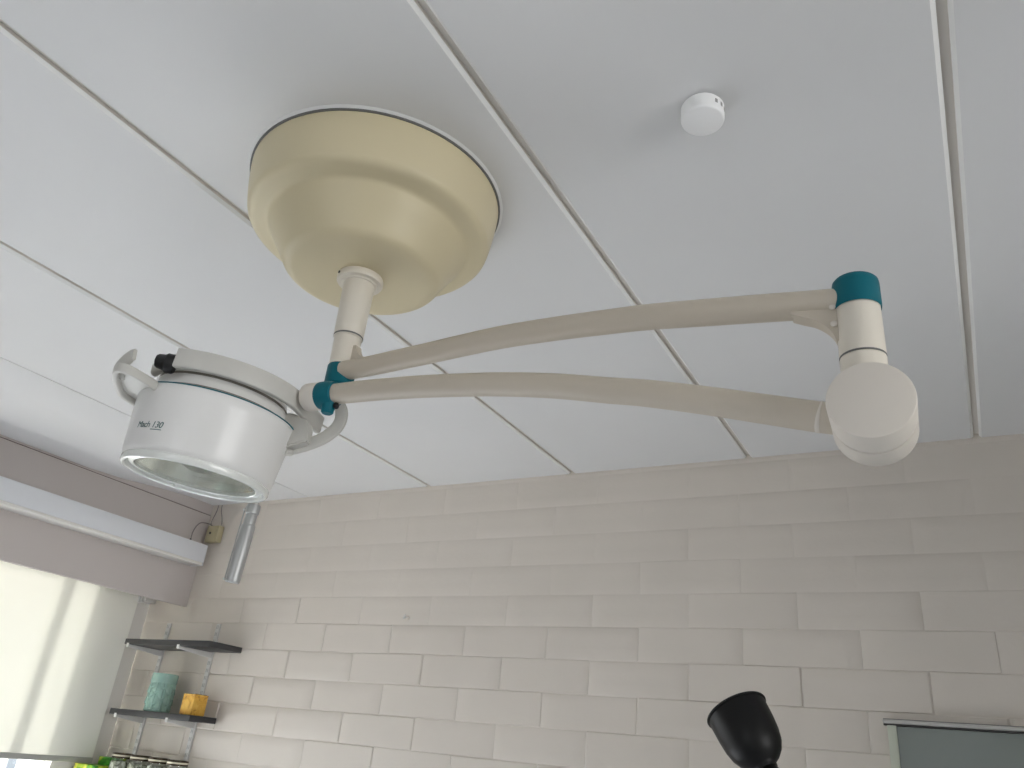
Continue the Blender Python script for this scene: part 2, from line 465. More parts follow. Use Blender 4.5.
# elbow
Me = Matrix.Translation((EX, EY, 0))
bm = BM()
lathe(bm, [(0.0, 2.09), (0.0265, 2.09), (0.0285, 2.085), (0.0292, 1.9765), (0.0285, 1.9755), (0.0278, 1.9755)], Me, 48, False, False)
lathe(bm, [(0.0278, 1.9775), (0.0278, 1.974), (0.0292, 1.9725), (0.0292, 1.91)], Me, 48, False, False)
elbow = obj('elbow_tube', bm, M_cream, lamp)
bm = BM(); lathe(bm, [(0.0293, 2.0490), (0.0302, 2.0485), (0.0308, 2.0515), (0.0308, 2.086), (0.0300, 2.0915), (0.0275, 2.0945), (0.02, 2.096), (0.0, 2.0965)], Me, 48, False, False)
tag(obj('elbow_cap', bm, M_teal, elbow), 'teal cap on top of the elbow')
bm = BM(); lathe(bm, [(0.0288, 1.9735), (0.0294, 1.9742), (0.0294, 1.9757), (0.0288, 1.9765)], Me, 48, False, False)
tag(obj('elbow_seam', bm, M_gasket, elbow), 'thin dark seam ring')
# drum with horizontal axis
DZ = 1.8745
bm = BM()
Md = axis_matrix((-0.0745, 0.9290, DZ), (-0.06, 1, 0.0))
R = 0.0497
lathe(bm, [(0.0, 0.0), (R - 0.004, 0.0), (R - 0.001, 0.001), (R, 0.004), (R, 0.0475), (R - 0.0030, 0.0490), (R - 0.0030, 0.0510), (R, 0.0525), (R + 0.0005, 0.094), (R - 0.002, 0.0985), (R - 0.012, 0.102), (R - 0.018, 0.106), (R - 0.018, 0.126), (0.0, 0.126)], Md, 72)
drum = obj('joint_drum', bm, M_joint, lamp, angle=30)
bm = BM(); lathe(bm, [(R - 0.0032, 0.0488), (R - 0.0016, 0.0490), (R - 0.0016, 0.0510), (R - 0.0032, 0.0512)], Md, 72, False, False)
tag(obj('drum_seam', bm, M_gasket, drum), 'thin dark seam ring around the drum')

# spring arm (lower)
E2 = V((-0.085, 1.005, 0)); J = V((-0.980, 0.935, 0)); d2 = (J - E2); L2 = d2.length; d2.normalize()
def a2(s, z): return E2 + d2 * s + V((0, 0, z))
pts2 = spline([(0.03, 1.8835), (0.061, 1.8905), (0.127, 1.9080), (0.205, 1.9285), (0.289, 1.9485), (0.343, 1.9585), (0.438, 1.9770), (0.539, 1.9908), (0.64, 1.9995), (0.705, 2.0035), (0.79, 2.0065), (0.884, 2.0070)], 6)
bm = BM()
sweep(bm, [a2(s, z) for s, z in pts2], circ(lambda t: 0.0208 - 0.0022 * t, 24))
sarm = obj('spring_arm', bm, M_arm, lamp, angle=50)
bm = BM(); sweep(bm, [a2(0.0545, 1.8890), a2(0.055, 1.8891), a2(0.0575, 1.8897), a2(0.058, 1.8899)], lambda i, t: circ([0.0206, 0.0212, 0.0212, 0.0206][i], 24)(0, 0))
tag(obj('arm_collar', bm, M_joint, sarm), 'pale collar ring at the drum end')
# long cover seam along the upper side near the drum
bm = BM(); tube(bm, [a2(s, z + 0.0200) + V((0, -0.0035, 0)) for s, z in spline([(0.06, 1.8903), (0.09, 1.898), (0.127, 1.9080), (0.135, 1.9100)], 4)], 0.0011, 8)
tag(obj('cover_seam', bm, M_gasket, sarm), 'thin dark cover seam')
# teal joint sleeve at the lamp end
bm = BM()
ax = -d2
zJ = 2.0065
jm = axis_matrix(a2(0.852, zJ), d2, (0, 0, 1))
lathe(bm, [(0.0196, 0.0), (0.0225, 0.0015), (0.0245, 0.008), (0.0254, 0.016), (0.0254, 0.030), (0.0245, 0.0335), (0.0, 0.0335)], jm, 40, False, False)
lathe(bm, [(0.0, -0.0365), (0.0085, -0.0365), (0.0108, -0.034), (0.0115, -0.028), (0.0165, -0.010), (0.0165, 0.0)], Matrix.Translation(a2(0.864, zJ)), 28, False, False)
sleeve = obj('joint_sleeve', bm, M_teal, lamp)
sleeve['label'] = 'teal joint sleeve at the lamp head end'
bm = BM(); lathe(bm, [(0.0, 0), (0.005, 0), (0.0055, 0.004), (0.004, 0.009), (0, 0.009)], axis_matrix(a2(0.848, zJ - 0.0205), (0.55, -0.25, -0.75)), 16)
tag(obj('lock_screw', bm, M_rubber, sleeve), 'black locking screw')
bm = BM(); jm2 = axis_matrix(a2(0.885, zJ), d2, (0, 0, 1))
lathe(bm, [(0.0, 0.0), (0.0245, 0.0), (0.0252, 0.002), (0.0252, 0.027), (0.0240, 0.0305), (0.0150, 0.032), (0.0130, 0.034), (0.0130, 0.050), (0.0, 0.050)], jm2, 40, False, False)
obj('joint_cap', bm, M_joint, sleeve)

# lamp head frame: u = axis, e1 right, e2 towards the camera side
Cb = V((-1.1694, 0.8804, 1.8527))
u = V((0.0998, 0.0043, 0.9950)).normalized(); e1 = V((0.9950, -0.0004, -0.0998)); e1 = (e1 - u * e1.dot(u)).normalized(); e2 = -(u.cross(e1))
def hl(a, b, z): return Cb + e1 * a + e2 * b + u * z
def hp(r, phi, z): p = math.radians(phi); return hl(r * math.cos(p), r * math.sin(p), z)
Mh = Matrix((e1, u.cross(e1), u)).transposed().to_4x4(); Mh.translation = Cb

bm = BM()
lathe(bm, [(0.112, 0.003), (0.120, 0.000), (0.1245, 0.0015), (0.1278, 0.006), (0.1295, 0.0125), (0.1305, 0.020), (0.1312, 0.028), (0.1340, 0.06), (0.1375, 0.10), (0.1390, 0.1175), (0.1382, 0.1190),
           (0.120, 0.121), (0.118, 0.140), (0.112, 0.168), (0.095, 0.185), (0.06, 0.196), (0.0, 0.200)], Mh, 96, False, False)
head = obj('lamp_head', bm, M_white, lamp, angle=50)
bm = BM(); lathe(bm, [(0.1370, 0.1188), (0.1400, 0.1184), (0.1402, 0.1200), (0.1370, 0.1206)], Mh, 96, False, False)
tag(obj('seal_ring', bm, M_teal, head), 'thin teal seal ring')
# neck ring above the body (recessed, its shade put into the grey)
bm = BM(); lathe(bm, [(0.1372, 0.1204), (0.1330, 0.1225), (0.124, 0.125), (0.118, 0.130), (0.116, 0.152)], Mh, 96, False, False)
obj('cover_ring', bm, M_cover, head)
# glass rim lip, sits slightly off-centre to the left
lo = V((0, 0, 0))
Ml = Mh.copy(); Ml.translation = Cb + lo
bm = BM()
lathe(bm, [(0.1165, 0.002), (0.1195, -0.0075), (0.1225, -0.0092), (0.1255, -0.0085), (0.1275, -0.0050), (0.1272, 0.002), (0.1240, 0.006)], Ml, 96, False, False)
lathe(bm, [(0.1165, 0.002), (0.1150, 0.003), (0.1142, -0.0030), (0.1062, -0.0045), (0.1045, -0.0035), (0.1038, 0.004)], Ml, 96, False, False)
rim = obj('lens_rim', bm, M_lip, lamp)
for a in (62, 27, 12, 200):
    bm = BM(); p = math.radians(a)
    d = V((math.cos(p), -math.sin(p), 0))
    M2 = Ml @ axis_matrix((d.x * 0.1150, d.y * 0.1150, -0.0015), (0, 0, 1), d)
    box(bm, -0.0055, 0.0055, -0.0016, 0.0016, -0.0035, 0.004, 0.0006, M=M2); obj('rim_clip', bm, M_lip, rim)
bm = BM(); lathe(bm, [(0.0, -0.0040), (0.05, -0.0036), (0.1042, -0.0020), (0.1042, 0.001), (0.0, 0.001)], Ml, 64)
obj('lens_glass', bm, M_lens, lamp)
bm = BM(); lathe(bm, [(0.1036, 0.004), (0.100, 0.018), (0.089, 0.043), (0.070, 0.067), (0.045, 0.083), (0.02, 0.090), (0.0, 0.0915)], Ml, 64, False, False)
refl = obj('reflector', bm, M_reflector, lamp)
bm = BM(); lathe(bm, [(0.0, 0.010), (0.022, 0.011), (0.030, 0.015), (0.031, 0.030), (0.024, 0.040), (0.014, 0.064), (0.012, 0.088)], Ml, 32, False, False)
tag(obj('bulb_shield', bm, M_gasket, refl), 'dark bulb shield at the centre')

# lettering on the housing
def lettering():
    cu = bpy.data.curves.new('lettering_curve', 'FONT'); cu.body = 'Mach 130'; cu.size = 0.0185; cu.shear = 0.22; cu.extrude = 0.0; cu.resolution_u = 3
    cu.space_character = 0.92
    to = bpy.data.objects.new('lettering_curve', cu); C.objects.link(to)
    bpy.context.view_layer.update()
    dg = bpy.context.evaluated_depsgraph_get(); me = bpy.data.meshes.new_from_object(to.evaluated_get(dg))
    bm = BM(); bm.from_mesh(me)
    bpy.data.objects.remove(to); bpy.data.curves.remove(cu); bpy.data.meshes.remove(me)
    bmesh.ops.triangulate(bm, faces=bm.faces)
    xs = [v.co.x for v in bm.verts]; x0, x1 = min(xs), max(xs)
    # underline under the number
    ux0 = x0 + (x1 - x0) * 0.60; ux1 = x1 - 0.001
    n = 12
    lo_ = [bm.verts.new((ux0 + (ux1 - ux0) * i / n - 0.001, -0.0046, 0)) for i in range(n + 1)]
    hi_ = [bm.verts.new((ux0 + (ux1 - ux0) * i / n - 0.001, -0.0032, 0)) for i in range(n + 1)]
    for i in range(n): bm.faces.new([lo_[i], lo_[i + 1], hi_[i + 1], hi_[i]])
    bmesh.ops.subdivide_edges(bm, edges=[e for e in bm.edges if e.calc_length() > 0.006], cuts=2)
    zb = 0.0400; ph0, ph1 = 95.6, 70.6
    def rad(z): return 0.1312 + (0.1340 - 0.1312) * (z - 0.028) / 0.032
    for v in bm.verts:
        t = (v.co.x - x0) / (x1 - x0); z = zb + v.co.y * 0.82
        v.co = hp(rad(z) + 0.0004, ph0 + (ph1 - ph0) * t, z)
    return obj('lettering', bm, M_text, head, smooth=False)
tag(lettering(), 'teal printed model lettering')

# yoke band round the near side, with a straight leg past the joint
def yoke():
    bm = BM(); pts = []
    r = 0.1475; zc = 0.1605
    for k in range(0, 29): pts.append(hp(r, 74.5 - k * (96.5 / 28), zc))
    pe = pts[-1]; ph = math.radians(-22); dr = e1 * math.sin(ph) - e2 * math.cos(ph)
    for k in range(1, 9): pts.append(pe + dr * (0.105 * k / 8) + u * (-0.001 * k / 8))
    sec = rrect(0.012, 0.0345, 0.003)
    sweep(bm, pts, lambda i, t: sec, up=u)
    return obj('yoke', bm, M_yoke, lamp)
yk = yoke()
# raised lug behind the knob and thumb knob
bm = BM()
lugp = [hp(0.130, 108, 0.152), hp(0.127, 98, 0.158), hp(0.131, 86, 0.161), hp(0.138, 72, 0.161)]
sweep(bm, spline(lugp, 5), lambda i, t: rrect(0.014, 0.026, 0.006), up=u)
obj('pivot_lug', bm, M_yoke, yk)
bm = BM()
kd = ((hp(0.147, 92, 0.151) - hp(0.147, 76, 0.152)).normalized() * 0.75 + e2 * 0.62).normalized()
Mk = axis_matrix(hp(0.139, 77.5, 0.1515), kd)
lathe(bm, [(0.0, 0.0), (0.0145, 0.0), (0.0165, 0.003), (0.0165, 0.014), (0.0135, 0.018), (0.012, 0.028), (0.010, 0.031), (0.0, 0.031)], Mk, 28,
      warp=lambda r, a, z: r * (1 + 0.03 * math.cos(12 * a)) if r > 0.011 else r)
knob = tag(obj('lock_knob', bm, M_rubber, yk), 'black ribbed locking knob')
bm = BM(); lathe(bm, [(0, 0.0305), (0.006, 0.0305), (0.0055, 0.0325), (0, 0.0325)], Mk, 20); obj('knob_insert', bm, M_gasket, knob)

# left grip handle: a flat scoop with a rolled rim and an upright end plate
lp = [(0.000, 0.128, 0.113), (0.008, 0.152, 0.112), (0.012, 0.175, 0.112), (0.008, 0.197, 0.114), (-0.010, 0.203, 0.115),
      (-0.032, 0.189, 0.112), (-0.062, 0.163, 0.110), (-0.092, 0.132, 0.109), (-0.105, 0.094, 0.109)]
sp = spline(lp, 6)
bm = BM()
sweep(bm, [hl(a, b, z) for a, b, z in sp], lambda i, t: rrect(0.0085, 0.016 + 0.008 * max(0.0, min(1.0, (t - 0.45) * 5)), 0.003), up=u)
hL = obj('grip_handle', bm, M_yoke, lamp)
bm = BM()
top_ = [bm.verts.new(hl(a, b, z + 0.002)) for a, b, z in sp]; bot_ = [bm.verts.new(hl(a, b, z - 0.0015)) for a, b, z in sp]
bm.faces.new(top_); bm.faces.new(bot_[::-1])
for i in range(len(sp)):
    j = (i + 1) % len(sp); bm.faces.new([top_[i], bot_[i], bot_[j], top_[j]])
obj('grip_web', bm, M_yoke, hL, smooth=False)
bm = BM()
fp_ = spline([(-0.034, 0.184, 0.110), (-0.026, 0.191, 0.121), (-0.014, 0.194, 0.132), (-0.002, 0.195, 0.140), (0.006, 0.195, 0.143)], 5)
sweep(bm, [hl(a, b, z) for a, b, z in fp_], lambda i, t: rrect(0.007, 0.028 - 0.006 * t, 0.003), up=e1)
obj('grip_end_plate', bm, M_yoke, hL)
# right bracket and loop handle
wv = V((0.8756, 0.4830, 0.0)); Bk = V((-1.0574, 0.9833, 1.9415)); nv = wv.cross(V((0, 0, 1)))
def rp(a, z, n=0.0): return Bk + wv * a + V((0, 0, z)) + nv * n
bm = BM()
lr = [(-0.040, -0.0190), (-0.015, -0.0125), (0.010, -0.0045), (0.034, 0.0065), (0.054, 0.0195), (0.0705, 0.038), (0.0765, 0.0585), (0.0725, 0.078), (0.058, 0.093), (0.038, 0.1015), (0.015, 0.104)]
sp2 = spline(lr, 6)
sweep(bm, [rp(a, z) for a, z in sp2], lambda i, t: rrect(0.024, 0.0105, 0.0045), up=(0.4830, -0.8756, 0.0))
obj('grip_handle', bm, M_yoke, lamp)
bm = BM()
poly = [(-0.055, 0.045), (-0.010, 0.051), (0.024, 0.042), (0.031, -0.001), (-0.012, -0.019), (-0.042, -0.025), (-0.060, -0.025)]
for pl, n0, n1_ in ((poly, 0.030, -0.012),):
    A = [bm.verts.new(rp(a, z, n0 if a > -0.05 else n0 - 0.01)) for a, z in pl]; B = [bm.verts.new(rp(a, z, n1_)) for a, z in pl]
    bm.faces.new(A); bm.faces.new(B[::-1])
    for i in range(len(pl)): bm.faces.new([A[i], A[(i + 1) % len(pl)], B[(i + 1) % len(pl)], B[i]])
bmesh.ops.bevel(bm, geom=list(bm.edges), offset=0.003, segments=2, affect='EDGES')
brk = obj('handle_bracket', bm, M_yoke, lamp, angle=30)
bm = BM(); lathe(bm, [(0, 0), (0.009, 0), (0.010, -0.004), (0.008, -0.008), (0, -0.009)][::-1], Matrix.Translation(rp(-0.004, -0.0165, 0.01)), 20); obj('bracket_boss', bm, M_yoke, brk)

# sterile handle hanging behind the head
ht, hb = V((-1.161, 1.016, 1.846)), V((-1.1735, 1.0185, 1.6965))
hz = (ht - hb); hlen = hz.length; hz.normalize()
Ms = axis_matrix(hb, hz)
bm = BM()
lathe(bm, [(0.0, 0.0), (0.0112, 0.0), (0.0128, 0.0015), (0.0134, 0.005), (0.0134, 0.020), (0.0131, 0.104), (0.0124, 0.1065), (0.0109, 0.108), (0.0106, 0.126), (0.0104, 0.1265), (0.0104, 0.1275), (0.0124, 0.129), (0.0127, 0.143), (0.0118, 0.146), (0.0, 0.146)], Ms, 36)
hd = tag(obj('sterile_handle', bm, M_steel, lamp), 'grey metal handle hanging below the rim')
bm = BM()
pm = hb + hz * 0.245
lathe(bm, [(0.0070, 0.144), (0.0070, 0.249), (0, 0.249)], Ms, 20, True, True)
tube(bm, [pm, pm + (hp(0.137, -92, 0.115) - pm) * 0.5, hp(0.137, -92, 0.115)], 0.007, 12)
obj('handle_mount', bm, M_yoke, hd)
bm = BM()
o_ = V((-0.0128, -0.0088, 0))
tube(bm, [hb + hz * 0.147 + o_ * 0.7, hb + hz * 0.136 + o_ * 0.98, hb + hz * 0.06 + o_ * 0.98, hb + hz * 0.006 + o_ * 0.98, hb + hz * 0.002 + o_ * 0.8], 0.0010, 8)
obj('clip_wire', bm, M_steel, hd)
for q in (0.135, 0.006):
    bm = BM(); c_ = hb + hz * q + o_ * 1.05
    lathe(bm, [(0.0022 * math.sin(PI * k / 8), -0.0022 * math.cos(PI * k / 8)) for k in range(9)], Matrix.Translation(c_), 12, False, False); obj('wire_bead', bm, M_lip, hd)

# ------------------------------------------------------------------ smoke detector
sx, sy = -0.2945, 1.014
sd = thing('smoke_detector', (sx, sy, H), 'round white smoke detector alone on the grey ceiling', 'smoke detector')
Md_ = Matrix.Translation((sx, sy, 0))
bm = BM(); lathe(bm, [(0.0325, 2.5), (0.0325, 2.494), (0.0, 2.494)], Md_, 48, False, False); obj('mounting_base', bm, M_smoke, sd)
bm = BM(); lathe(bm, [(0.0355, 2.495), (0.0365, 2.4945), (0.0365, 2.471), (0.0355, 2.4675), (0.0330, 2.466), (0.0, 2.4655)], Md_, 64, False, False)
cov = obj('cover', bm, M_smoke, sd, angle=50)
for a in (-35, -15, 5):
    bm = BM(); p = math.radians(a); box(bm, -0.0025, 0.0025, -0.0004, 0.0006, -0.004, 0.004, M=axis_matrix((sx + 0.0365 * math.cos(p), sy + 0.0365 * math.sin(p), 2.4835), (0, 0, 1), (-math.sin(p), math.cos(p), 0)))
    obj('vent_slot', bm, M_slot, cov, smooth=False)

# ------------------------------------------------------------------ strip light on the bulkhead
sl = thing('strip_light', (-3.362, 2.634, 2.22), 'long white strip light box fixed to the bulkhead above the blind', 'light fixture')
bm = BM(); box(bm, -3.361, -3.272, 0.2, 2.634, 2.188, 2.2755, 0.002); hs = obj('housing', bm, M_strip, sl)
bm = BM(); box(bm, -3.359, -3.270, 0.2, 2.630, 2.174, 2.188, 0.003); obj('lower_edge', bm, M_strip_lip, sl)
bm = BM(); box(bm, -3.360, -3.2715, 2.634, 2.638, 2.174, 2.276, 0.0015); obj('end_cap', bm, M_strip, sl)
bm = BM(); lathe(bm, [(0.0045, 2.275), (0.0045, 2.284), (0.003, 2.288), (0.0, 2.288)], Matrix.Translation((-3.295, 2.545, 0)), 14, False, False); tag(obj('cable_gland', bm, M_dark, hs), 'black cable gland')
bm = BM()
tube(bm, spline([(-3.295, 2.545, 2.285), (-3.297, 2.548, 2.318), (-3.303, 2.563, 2.352), (-3.312, 2.588, 2.378), (-3.32, 2.62, 2.389), (-3.325, 2.66, 2.393), (-3.327, 2.677, 2.390)], 6), 0.0026, 10)
tag(obj('power_cord', bm, M_cable, sl), 'grey power cord')

jb = thing('junction_box', (-3.297, YB, 2.34), 'ivory junction box on the wall corner beside the strip light end', 'junction box')
bm = BM(); box(bm, -3.318, -3.236, 2.645, 2.6795, 2.297, 2.380, 0.004); jbb = obj('box_body', bm, M_jbox, jb)
bm = BM(); box(bm, -3.315, -3.252, 2.642, 2.6455, 2.300, 2.377, 0.002); obj('box_lid', bm, M_jbox, jb)
bm = BM(); lathe(bm, [(0, 0), (0.006, 0), (0.006, 0.003), (0, 0.003)], axis_matrix((-3.286, 2.642, 2.341), (0, -1, 0)), 14); tag(obj('lid_screw', bm, M_dark, jbb), 'dark lid screw')
bm = BM(); tube(bm, spline([(-3.262, 2.672, 2.382), (-3.258, 2.674, 2.395), (-3.270, 2.675, 2.43), (-3.288, 2.676, 2.465), (-3.293, 2.676, 2.497)], 5), 0.0022, 8)
tube(bm, spline([(-3.330, 2.674, 2.382), (-3.338, 2.674, 2.41), (-3.322, 2.675, 2.46), (-3.318, 2.676, 2.497)], 5), 0.0022, 8)
tag(obj('ceiling_wires', bm, M_cable, jb), 'thin grey wires running up to the ceiling')

# ------------------------------------------------------------------ roller blind
rb = thing('roller_blind', (-3.59, 2.57, 1.985), 'translucent cream roller blind drawn down over the bright window', 'blind')
bm = BM()
BZ0, BZ1, BY0, BY1 = 1.287, 2.035, 0.25, 2.592
ny, nz = 120, 14
g = []
for j in range(nz + 1):
    row = []
    for i in range(ny + 1):
        y = BY0 + (BY1 - BY0) * i / ny; t = j / nz
        w = 0.003 * math.sin(y * 24 + 0.7 * math.sin(3 * t)) + 0.002 * math.sin(y * 41 + 1.0) + 0.002 * math.sin(y * 9 + t * 2)
        w *= 0.35 + 0.65 * math.sin(PI * t)
        row.append(bm.verts.new((-3.620 + w, y, BZ0 + (BZ1 - BZ0) * t)))
    g.append(row)
for j in range(nz):
    for i in range(ny): bm.faces.new([g[j][i], g[j][i + 1], g[j + 1][i + 1], g[j + 1][i]])
ft = obj('blind_fabric', bm, M_blind, rb)
sm = ft.modifiers.new('thickness', 'SOLIDIFY'); sm.thickness = 0.0006; ft.modifiers.remove(sm)
bm = BM(); box(bm, -3.627, -3.614, BY0, 2.593, 1.267, 1.290, 0.003); obj('bottom_bar', bm, M_bar, rb)
bm = BM(); lathe(bm, [(0, 0), (0.019, 0), (0.019, 2.40), (0, 2.40)], axis_matrix((-3.615, 0.20, 2.048), (0, 1, 0)), 24); obj('roller_tube', bm, M_bar, rb)
bm = BM(); box(bm, -3.643, -3.590, 2.610, 2.672, 1.998, 2.075, 0.003); obj('end_bracket', bm, M_bracket, rb)
bm = BM(); box(bm, -3.622, -3.604, 2.584, 2.602, 1.990, 2.026, 0.003); obj('fabric_clip', bm, M_bracket, rb)

# ------------------------------------------------------------------ shelves
def upright(x, label):
    t = thing('shelf_upright', (x, YB, 0.9), label, 'shelf rail', 'slotted rails behind the shelves')
    bm = BM(); box(bm, x - 0.0115, x + 0.0115, 2.668, 2.679, 0.9, 1.905, 0.0015); r_ = obj('rail', bm, M_bracket, t)
    bm = BM()
    z = 0.93
    while z < 1.9:
        for s in (-0.0045, 0.0045): box(bm, x + s - 0.0015, x + s + 0.0015, 2.6674, 2.6684, z - 0.008, z + 0.008)
        z += 0.032
    obj('slots', bm, M_slot, t, smooth=False)
upright(-3.098, 'white slotted shelf rail behind the yellow tin')
upright(-3.445, 'white slotted shelf rail nearer the blind behind the teal canister')

def shelf(z, x0, x1, yf, label, bx):
    t = thing('wall_shelf', ((x0 + x1) / 2, YB, z), label, 'shelf', 'black wall shelves in the corner')
    bm = BM(); box(bm, x0, x1, yf, 2.664, z, z + 0.0245, 0.0012); obj('shelf_board', bm, M_shelf, t)
    for x in bx:
        bm = BM()
        prof = [(2.6675, z - 0.001), (2.6675, z - 0.026), (2.655, z - 0.025), (yf + 0.03, z - 0.013), (yf + 0.004, z - 0.010), (yf + 0.002, z - 0.001)]
        for s0 in (0.006,):
            A = [bm.verts.new((x - s0, y, zz_)) for y, zz_ in prof]; B = [bm.verts.new((x + s0, y, zz_)) for y, zz_ in prof]
            bm.faces.new(A); bm.faces.new(B[::-1])
            for i in range(len(prof)): bm.faces.new([A[i], A[(i + 1) % len(prof)], B[(i + 1) % len(prof)], B[i]])
        box(bm, x - 0.008, x + 0.008, yf - 0.001, yf + 0.008, z - 0.012, z + 0.006, 0.0015)
        obj('bracket', bm, M_bracket, t)
shelf(1.777, -3.470, -2.900, 2.478, 'empty black wall shelf, the topmost one in the corner', (-3.098, -3.445))
shelf(1.479, -3.490, -2.958, 2.517, 'black wall shelf carrying the teal canister and yellow tin', (-3.098, -3.445))
shelf(1.1855, -3.640, -2.980, 2.500, 'lowest black wall shelf carrying four jars and a green carton', (-3.098, -3.445))

# teal canister with leaf relief
tcx, tcy, tz = -3.268, 2.590, 1.5037
tc_ = thing('ceramic_canister', (tcx, tcy, tz), 'teal glazed ceramic canister with leafy relief on the middle shelf', 'canister')
bm = BM()
RB = 0.058
prof = [(0.0, 0.0), (0.050, 0.0), (0.055, 0.002), (RB - 0.001, 0.006)] + [(RB + 0.0015 * math.sin(PI * k / 44), 0.008 + 0.112 * k / 44) for k in range(0, 45)] + [(0.0565, 0.122), (0.0555, 0.126), (0.0555, 0.156), (0.0545, 0.160), (0.052, 0.161), (0.051, 0.157), (0.050, 0.02), (0.0, 0.02)]
def relief(r, a, z):
    if not (0.006 < z < 0.1205) or r < 0.0568: return r
    q = 6
    v = (z - 0.006) / 0.046; sA = a * q / (2 * PI)
    best = 0.0
    for row in (0, 1):
        du = (sA + 0.5 * row + 0.5) % 1.0 - 0.5; dv = (v + 0.5 * row + 0.5) % 1.0 - 0.5
        w_ = 0.46 * max(0.0, math.cos(PI * dv)) ** 0.8
        f = max(0.0, 1 - (abs(du) / max(w_, 1e-3)) ** 2)
        if f > 0:
            f = f ** 0.5 * (0.55 + 0.45 * (0.5 - dv)) - (0.25 if abs(du) < 0.05 else 0)
        best = max(best, f)
    return r - 0.0105 + 0.0125 * best
lathe(bm, prof, Matrix.Translation((tcx, tcy, tz)), 210, False, False, warp=relief)
obj('canister_body', bm, M_ceramic, tc_, angle=60)
bm = BM(); lathe(bm, [(0.0553, 0.121), (0.0570, 0.1235), (0.0572, 0.154), (0.0560, 0.1615), (0.052, 0.162)], Matrix.Translation((tcx, tcy, tz)), 64, False, False)
tag(obj('canister_neck', bm, M_ceramic, tc_), 'smooth plain band at the mouth')

# yellow tin
yt = thing('tin_box', (-2.997, 2.575, 1.5035), 'small square yellow printed tin on the middle shelf', 'tin box')
Mt = Matrix.Translation((-3.036, 2.590, 1.5040)) @ Matrix.Scale(0.86, 4) @ Matrix.Rotation(math.radians(-3), 4, 'Z')
bm = BM(); box(bm, -0.046, 0.046, -0.042, 0.042, 0.0, 0.092, 0.004, M=Mt); obj('tin_body', bm, M_yellow, yt)
bm = BM(); box(bm, -0.047, 0.047, -0.043, 0.043, 0.090, 0.098, 0.003, M=Mt); obj('tin_lid', bm, M_yellow, yt)
bm = BM(); box(bm, -0.040, 0.040, -0.036, 0.036, 0.0978, 0.1005, 0.001, M=Mt); tag(obj('lid_top', bm, M_dark, yt), 'dark lid top')

# jars on the lowest shelf
jx = [-3.408, -3.285, -3.163, -3.045]
jl = ['glass jar with bronze lid nearest the green carton', 'glass jar with bronze lid second from the green carton', 'glass jar with bronze lid third from the green carton', 'glass jar with bronze lid at the end away from the green carton']
def jar(x, y, z, label):
    t = thing('glass_jar', (x, y, z), label, 'jar', 'glass jars on the lowest shelf')
    M_ = Matrix.Translation((x, y, z))
    bm = BM(); lathe(bm, [(0, 0), (0.044, 0), (0.047, 0.004), (0.047, 0.075), (0.044, 0.088), (0.041, 0.092), (0.041, 0.106)], M_, 40, False, False); obj('jar_body', bm, M_jarglass, t)
    bm = BM(); lathe(bm, [(0, 0.003), (0.043, 0.003), (0.0445, 0.006), (0.0445, 0.072), (0.041, 0.082), (0, 0.083)], M_, 32, False, False); obj('jar_contents', bm, M_jarfill, t)
    bm = BM(); lathe(bm, [(0.044, 0.094), (0.0445, 0.0945), (0.0445, 0.112), (0.0425, 0.1145), (0.039, 0.1145), (0.037, 0.1125), (0.036, 0.1125)], M_, 40, False, False); ld = obj('lid', bm, M_lidbronze, t)
    bm = BM(); lathe(bm, [(0.0365, 0.1124), (0.02, 0.1132), (0, 0.1134)], M_, 40, False, False); lathe(bm, [(0.0446, 0.1015), (0.0450, 0.102), (0.0450, 0.1075), (0.0446, 0.108)], M_, 40, False, False); tag(obj('lid_disc', bm, M_lidcentre, ld), 'pale lid centre and band')
for x, l in zip(jx, jl): jar(x, 2.588, 1.2105, l)

# green carton beside the window
gc = thing('carton', (-3.55, 2.58, 1.21), 'green and yellow printed carton tucked under the blind bar', 'carton')
bm = BM(); box(bm, -3.609, -3.470, 2.505, 2.655, 1.2105, 1.266, 0.002); obj('carton_body', bm, M_green, gc)
bm = BM(); box(bm, -3.590, -3.468, 2.604, 2.657, 1.266, 1.300, 0.002); obj('raised_flap', bm, M_green, gc)

# ------------------------------------------------------------------ wall details on the right
fp = thing('framed_panel', (0.3, YB, 1.1), 'grey green glazed panel in a pale frame under an aluminium rail', 'panel')
bm = BM(); box(bm, -0.250, 0.9, 2.653, 2.662, 0.55, 1.644, 0.0); obj('panel_sheet', bm, M_panel, fp, smooth=False)
bm = BM()
box(bm, -0.262, -0.238, 2.648, 2.678, 0.53, 1.646, 0.002); box(bm, 0.888, 0.912, 2.648, 2.678, 0.53, 1.646, 0.002); box(bm, -0.238, 0.888, 2.648, 2.678, 0.53, 0.555, 0.002)
obj('panel_frame', bm, M_panelframe, fp)
bm = BM(); box(bm, -0.2715, 0.92, 2.640, 2.6785, 1.6500, 1.661, 0.003); rl = obj('top_rail', bm, M_alu, fp)
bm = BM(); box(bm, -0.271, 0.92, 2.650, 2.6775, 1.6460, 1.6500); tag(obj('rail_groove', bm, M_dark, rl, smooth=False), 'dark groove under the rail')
bm = BM(); box(bm, -0.271, 0.92, 2.6535, 2.6775, 1.661, 1.6635); tag(obj('rail_shadow_strip', bm, M_gasket, rl, smooth=False), 'grey strip over the rail drawn as its shadow')  # shadow line above the rail, modelled as a grey strip

